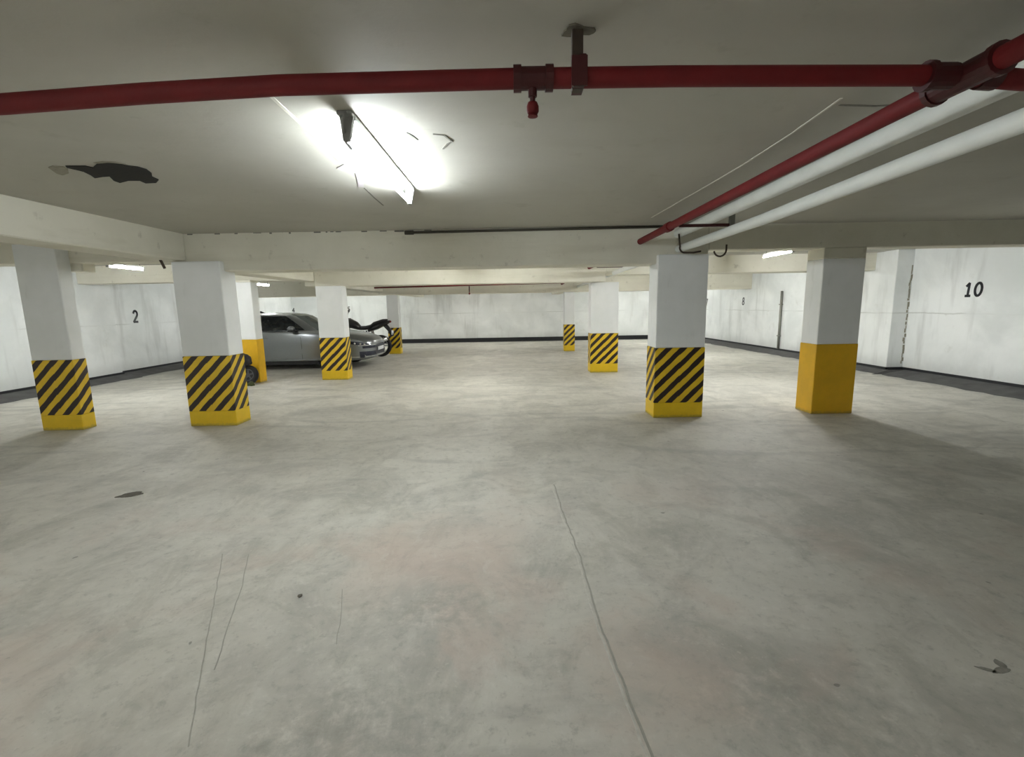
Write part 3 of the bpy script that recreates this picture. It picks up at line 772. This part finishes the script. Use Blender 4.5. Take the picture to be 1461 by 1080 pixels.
# body-side surface for trims
def bside(x, z):
    for s0, s1 in zip(ST, ST[1:]):
        if s0[0] <= x <= s1[0]:
            k = (x-s0[0])/(s1[0]-s0[0]); s = [p+(q-p)*k for p, q in zip(s0, s1)]
            half = body_sec(s)[:11]
            for (xa, ya, za), (xb, yb, zb) in zip(half[1:], half[2:]):
                if za <= z <= zb and zb > za: return abs(ya+(yb-ya)*(z-za)/(zb-za))
            return s[5]
for sy in (-1, 1):
    for nm_, xs_ in (('door_seam', .62), ('door_seam', -.43), ('door_seam', -1.32)):
        bm = ntube([(xs_, sy*(bside(xs_, z)-.003), z) for z in (.27, .4, .55, .7, .82, .9)], .006, 6); obj(nm_, bm, M['black_plastic'], CAR)
    for hx in (-.28, -1.12):
        bm = nbox((hx-.095, min(sy*.885, sy*.925), .80), (hx+.095, max(sy*.885, sy*.925), .826), .008, 2); obj('door_handle', bm, M['silver'], CAR)
    bm = ntube([(x, sy*(bside(x, .245)+.002), .245) for x in (-1.0, -.5, 0, .5, .98)], .022, 8); obj('sill_trim', bm, M['silver'], CAR, True)
    bm = ntube([(x, sy*(side_pt(max(x, -1.45), .965, 1)[1]+.004), .965) for x in (-1.35, -.9, -.4, .1, .5, .72)], .009, 6); obj('window_trim', bm, M['chrome'], CAR, True)
    # mirror
    bm = bmesh.new()
    lathe(bm, [(0, -.12), (.05, -.115), (.075, -.05), (.078, .03), (.06, .085), (0, .105)], Matrix.Translation((.46, sy*1.0, 1.03)) @ Matrix.Rotation(PI/2, 4, 'X') @ Matrix.Diagonal((1.0, .85, 1, 1)), 18)
    mr = obj('wing_mirror', bm, M['silver'], CAR, True)
    obj('mirror_stalk', ntube([(.52, sy*.80, .97), (.49, sy*.93, .985)], [.035, .022], 8), M['black_plastic'], mr)
    obj('mirror_base', nbox((.40, min(sy*.93, sy*1.09), .955), (.53, max(sy*.93, sy*1.09), .985), .01), M['black_plastic'], mr)
    # headlight wrapping the corner
    def hl(x, z): return (x, sy*(bside(min(x, 2.3), z)+.006), z)
    bm = bmesh.new(); g = []
    HX = [1.72, 1.86, 1.98, 2.08, 2.16, 2.22]
    for i, x in enumerate(HX):
        lo = .60+.03*(1-i/5); hi = .735-.012*i-.0*(x)
        zt = [s for s in ST]
        g.append([bm.verts.new(hl(x, z)) for z in (lo-.01*i, (lo+hi)/2-.01*i, min(hi, .70)-.012*i)])
    for a, b in zip(g, g[1:]):
        for i in range(2): bm.faces.new((a[i], a[i+1], b[i+1], b[i]))
    r = bmesh.ops.extrude_face_region(bm, geom=bm.faces[:])
    for v in [e for e in r['geom'] if isinstance(e, bmesh.types.BMVert)]: v.co.y -= sy*.015
    h = obj('headlight', bm, M['navy'], CAR)
    for x, z in ((1.93, .635), (2.05, .62), (2.14, .605)): obj('lamp_reflector', lathe(bmesh.new(), [(0, .02), (.025, .018), (.03, 0), (0, 0)], Matrix.Translation(hl(x, z)) @ Matrix.Rotation(-sy*PI/2+sy*.0, 4, 'X') @ Matrix.Rotation(0, 4, 'Z'), 12), M['chrome'], h, True)
    bm = nbox((2.02, min(sy*.60, sy*.80), .27), (2.14, max(sy*.60, sy*.80), .36), .02, 2); fl = obj('fog_lamp_bezel', bm, M['navy'], CAR)
    bm = lathe(bmesh.new(), [(0, .02), (.035, .015), (.04, 0), (0, 0)], Matrix.Translation((2.135, sy*.70, .315)) @ Matrix.Rotation(PI/2, 4, 'Y'), 14); obj('fog_lamp', bm, M['chrome'], fl)
    bm = nbox((-2.30, min(sy*.42, sy*.70), .70), (-2.14, max(sy*.42, sy*.70), .86), .03, 2); obj('tail_light', bm, M['red'], CAR)
# front grille and intake: strips that follow the body round the nose
def nose_strip(x0, z0, z1, name, mat, off=.008, n=9):
    xs_ = [x0+(2.312-x0)*i/n for i in range(n+1)]
    bm = bmesh.new(); g = []
    for z in (z0, z0+(z1-z0)*.33, z0+(z1-z0)*.67, z1):
        row = [(x+off*(x-x0)/(2.312-x0), -(bside(min(x, 2.309), z)+off), z) for x in xs_]
        row += [(x, -y, zz) for x, y, zz in reversed(row)]
        g.append([bm.verts.new(p) for p in row])
    for a, b in zip(g, g[1:]):
        for i in range(len(a)-1): bm.faces.new((a[i], a[i+1], b[i+1], b[i]))
    r = bmesh.ops.extrude_face_region(bm, geom=bm.faces[:])
    for v in [e for e in r['geom'] if isinstance(e, bmesh.types.BMVert)]: v.co.x -= .03; v.co.y *= .985
    return obj(name, bm, mat, CAR)
nose_strip(2.10, .50, .565, 'grille', M['navy'], .010)
nose_strip(2.02, .57, .588, 'grille_bar', M['chrome'], .016)
nose_strip(2.03, .315, .425, 'lower_intake', M['navy'], .010)
nose_strip(1.80, .285, .30, 'bumper_lip', M['chrome'], .012)
obj('number_plate', nbox((2.325, -.25, .415), (2.345, .25, .505), .004), M['plate'], CAR)
for wx in (-1.42, 1.38):
    for sy in (-1, 1): wheel(CAR, wx, sy*.77, sy)
bm = nbox((-1.0, -.83, .12), (.98, .83, .23), .02); obj('underbody_shade', bm, M['black_plastic'], CAR)  # underbody widened and lowered in black to stand for shade below the sills
bm = bmesh.new(); prism(bm, [(-.78, 1.405), (-.62, 1.405), (-.76, 1.47), (-.79, 1.47)], -.015, .015); obj('antenna_fin', bm, M['black_plastic'], CAR)

# ------------------------------------------------------------------ motorcycle (x forward)
MO = thing('motorcycle', 'black motorcycle parked behind the front of the silver car', 'motorcycle', (-4.80, 14.5, 0), PI)
MO.scale = (1.12, 1.12, 1.12)
def mwheel(x, R=.30, W=.12):
    Mx = Matrix.Translation((x, 0, R)) @ Matrix.Rotation(PI/2, 4, 'X')
    w = obj('wheel', lathe(bmesh.new(), [(R*.72, -W*.4), (R*.9, -W*.5), (R, -W*.2), (R, W*.2), (R*.9, W*.5), (R*.72, W*.4)], Mx, 28, True), M['rubber'], MO, True)
    bm = bmesh.new(); lathe(bm, [(R*.74, -W*.36), (R*.74, W*.36), (R*.66, W*.3), (R*.66, -W*.3)], Mx, 28, True)
    for k in range(6):
        a = PI*k/3
        for v in box(bm, (.0, -.014, -.02), (R*.68, .014, .02)).verts[-8:]: v.co = Mx @ (Matrix.Rotation(a, 4, 'Z') @ v.co)
    lathe(bm, [(0, -.06), (.045, -.06), (.045, .06), (0, .06)], Mx, 14); obj('rim', bm, M['alloy'], w)
mwheel(-.66); mwheel(.66)
# fork and handlebar
bm = bmesh.new()
for s in (-1, 1): tube(bm, [(.66, s*.09, .30), (.40, s*.09, .98)], .025, 10)
obj('fork', bm, M['chrome'], MO, True)
bm = ntube([(.24, -.36, 1.05), (.33, -.24, 1.06), (.40, -.08, 1.02), (.40, .08, 1.02), (.33, .24, 1.06), (.24, .36, 1.05)], .015, 8); obj('handlebar', bm, M['black_plastic'], MO, True)
for s in (-1, 1):
    m_ = obj('mirror', lathe(bmesh.new(), [(0, -.012), (.055, -.01), (.065, 0), (.055, .01), (0, .012)], Matrix.Translation((.28, s*.33, 1.27)) @ Matrix.Rotation(1.3, 4, 'Y') @ Matrix.Diagonal((.8, 1.3, 1, 1)), 16), M['black_plastic'], MO, True)
    obj('mirror_stem', ntube([(.31, s*.26, 1.06), (.30, s*.31, 1.18), (.285, s*.33, 1.25)], .008, 6), M['black_plastic'], m_)
def blobloft(secs, n=14):
    bm = bmesh.new()
    loft(bm, [[(x, w*math.cos(2*PI*i/n), zc+h*math.sin(2*PI*i/n)) for i in range(n)] for x, zc, w, h in secs]); return bm
obj('fuel_tank', blobloft([(-.14, .80, .09, .06), (-.05, .86, .15, .11), (.1, .92, .17, .13), (.25, .94, .15, .13), (.36, .92, .08, .09)]), M['moto_black'], MO, True)
obj('fairing', blobloft([(.20, .80, .12, .18), (.38, .86, .20, .24), (.55, .90, .19, .22), (.70, .90, .13, .16), (.80, .86, .05, .07)]), M['moto_black'], MO, True)
bm = bmesh.new(); panel(bm, [(.56, -.12, 1.08), (.42, -.10, 1.22), (.42, .10, 1.22), (.56, .12, 1.08)], (1, 0, 1), .006); obj('windshield', bm, M['glass'], MO)
obj('headlight', lathe(bmesh.new(), [(0, .03), (.05, .02), (.07, 0), (0, -.03)], Matrix.Translation((.79, 0, .88)) @ Matrix.Rotation(PI/2, 4, 'Y'), 16), M['lamp_glass'], MO, True)
obj('seat', blobloft([(-.14, .80, .09, .06), (-.28, .80, .14, .06), (-.42, .83, .15, .065), (-.50, .90, .12, .06), (-.75, .98, .10, .055), (-.88, 1.0, .06, .035)]), M['vinyl'], MO, True)
obj('tail_cowl', blobloft([(-.35, .74, .10, .06), (-.6, .83, .12, .08), (-.85, .93, .09, .06), (-.96, .97, .05, .03)]), M['moto_black'], MO, True)
obj('tail_light', nbox((-.975, -.05, .935), (-.94, .05, .985), .008), M['red'], MO)
obj('rear_mudguard', ntube([(-.80, 0, .88), (-.92, 0, .74), (-1.0, 0, .56)], [.06, .055, .05], 10), M['black_plastic'], MO, True)
obj('plate', nbox((-1.01, -.09, .60), (-.995, .09, .72), .003), M['plate'], MO)
bm = bmesh.new(); box(bm, (-.18, -.17, .30), (.24, .17, .58), .04, 2); box(bm, (-.02, -.11, .55), (.2, .11, .74), .03, 2)
obj('engine', bm, M['grey_steel'], MO)
bm = bmesh.new()
for s in (-1, 1):
    tube(bm, [(.42, s*.05, .92), (.2, s*.14, .62), (-.2, s*.15, .42), (-.25, s*.13, .72)], .022, 8); tube(bm, [(-.15, s*.1, .40), (-.66, s*.09, .30)], .025, 8)
obj('frame', bm, M['black_plastic'], MO, True)
obj('exhaust', ntube([(.2, .12, .42), (.1, .2, .28), (-.2, .22, .28), (-.4, .21, .34), (-.9, .21, .52)], [.022, .022, .03, .055, .06], 14), M['chrome'], MO, True)
obj('shock_absorber', ntube([(-.6, .12, .32), (-.48, .12, .72)], .032, 10), M['chrome'], MO, True)
obj('side_stand', ntube([(-.05, .15, .32), (-.12, .30, .0)], .012, 8), M['black_plastic'], MO)
obj('front_mudguard', blobloft([(.38, .52, .03, .03), (.52, .61, .08, .04), (.68, .635, .08, .04), (.84, .58, .05, .03)], 10), M['moto_black'], MO, True)

# ------------------------------------------------------------------ tyre and bundle at the narrow column
TY = thing('tyre', 'black scooter tyre with grey rim leaning at the narrow yellow column base', 'tyre', (-5.36, 9.40, 0), 0)
R = .20; W = .09
Mx = Matrix.Translation((0, 0, R)) @ Matrix.Rotation(PI/2-.12, 4, 'X')
obj('tread', lathe(bmesh.new(), [(R*.62, -W*.4), (R*.85, -W*.5), (R*.97, -W*.3), (R, 0), (R*.97, W*.3), (R*.85, W*.5), (R*.62, W*.4), (R*.56, 0)], Mx, 32, True), M['rubber'], TY, True)
bm = lathe(bmesh.new(), [(R*.63, W*.36), (R*.56, W*.40), (R*.5, W*.2), (R*.56, 0.0)], Mx, 32, True)
for k in range(5):
    for v in box(bm, (.02, -.016, W*.05), (R*.56, .016, W*.22)).verts[-8:]: v.co = Mx @ (Matrix.Rotation(2*PI*k/5+.3, 4, 'Z') @ v.co)
lathe(bm, [(0, W*.3), (.035, W*.3), (.04, 0), (0, 0)], Mx, 16)
obj('rim', bm, M['dull_rim'], TY)
obj('hub_plate', lathe(bmesh.new(), [(0, .012), (R*.55, .012), (R*.55, -.012), (0, -.012)], Mx, 24), M['black_plastic'], TY)
bm = bmesh.new(); bmesh.ops.create_icosphere(bm, subdivisions=4, radius=1)
rnd = random.Random(3)
for v in bm.verts:
    c = v.co; k = 1+.07*math.sin(5*c.x+3*c.z)+.05*math.sin(9*c.y+4*c.z+1)+.04*math.sin(13*c.x-7*c.y)
    v.co = Vector((c.x*.135*k, c.y*.10*k, c.z*.125*k))
b = obj('bundle', bm, M['bag'], None, True, (-5.385, 9.37, .505)); tag(b, 'round black bundle resting on top of the leaning tyre', 'bag')
bm = bmesh.new(); bmesh.ops.create_icosphere(bm, subdivisions=3, radius=1)
for v in bm.verts:
    c = v.co; k = 1+.2*math.sin(4*c.x+2*c.y)+.15*math.sin(7*c.y+3*c.x)
    v.co = Vector((c.x*.10*k, c.y*.06*k, max(c.z, -.0)*.07*k))
b = obj('rag', bm, M['dirt_green'], None, True, (-5.27, 9.26, 0)); tag(b, 'small dark green rag on the floor against the leaning tyre', 'rag')

# ------------------------------------------------------------------ camera, world, view
f, W_, H_ = 665.0, 1461, 1080
pit = math.atan(104/f); rol = math.radians(1.0)
cam = bpy.data.cameras.new('camera'); co = bpy.data.objects.new('camera', cam); link(co)
cam.sensor_fit = 'HORIZONTAL'; cam.sensor_width = 36; cam.lens = 36*f/W_
cam.clip_start = .02; cam.clip_end = 200
fw = Vector((0, math.cos(pit), -math.sin(pit))); up0 = Vector((0, math.sin(pit), math.cos(pit))); rt0 = Vector((1, 0, 0))
rt = rt0*math.cos(rol)-up0*math.sin(rol); up = rt0*math.sin(rol)+up0*math.cos(rol)
mw = Matrix((rt, up, -fw)).transposed().to_4x4(); mw.translation = Vector((0, 0, 1.5))
co.matrix_world = mw
scene.camera = co
w = bpy.data.worlds.new('world'); scene.world = w; w.use_nodes = True
w.node_tree.nodes['Background'].inputs[0].default_value = (.5, .5, .48, 1); w.node_tree.nodes['Background'].inputs[1].default_value = .02
vs = scene.view_settings; vs.view_transform = 'Standard'; vs.look = 'None'; vs.gamma = 1.0; vs.exposure = 1.88; vs.use_curve_mapping = False
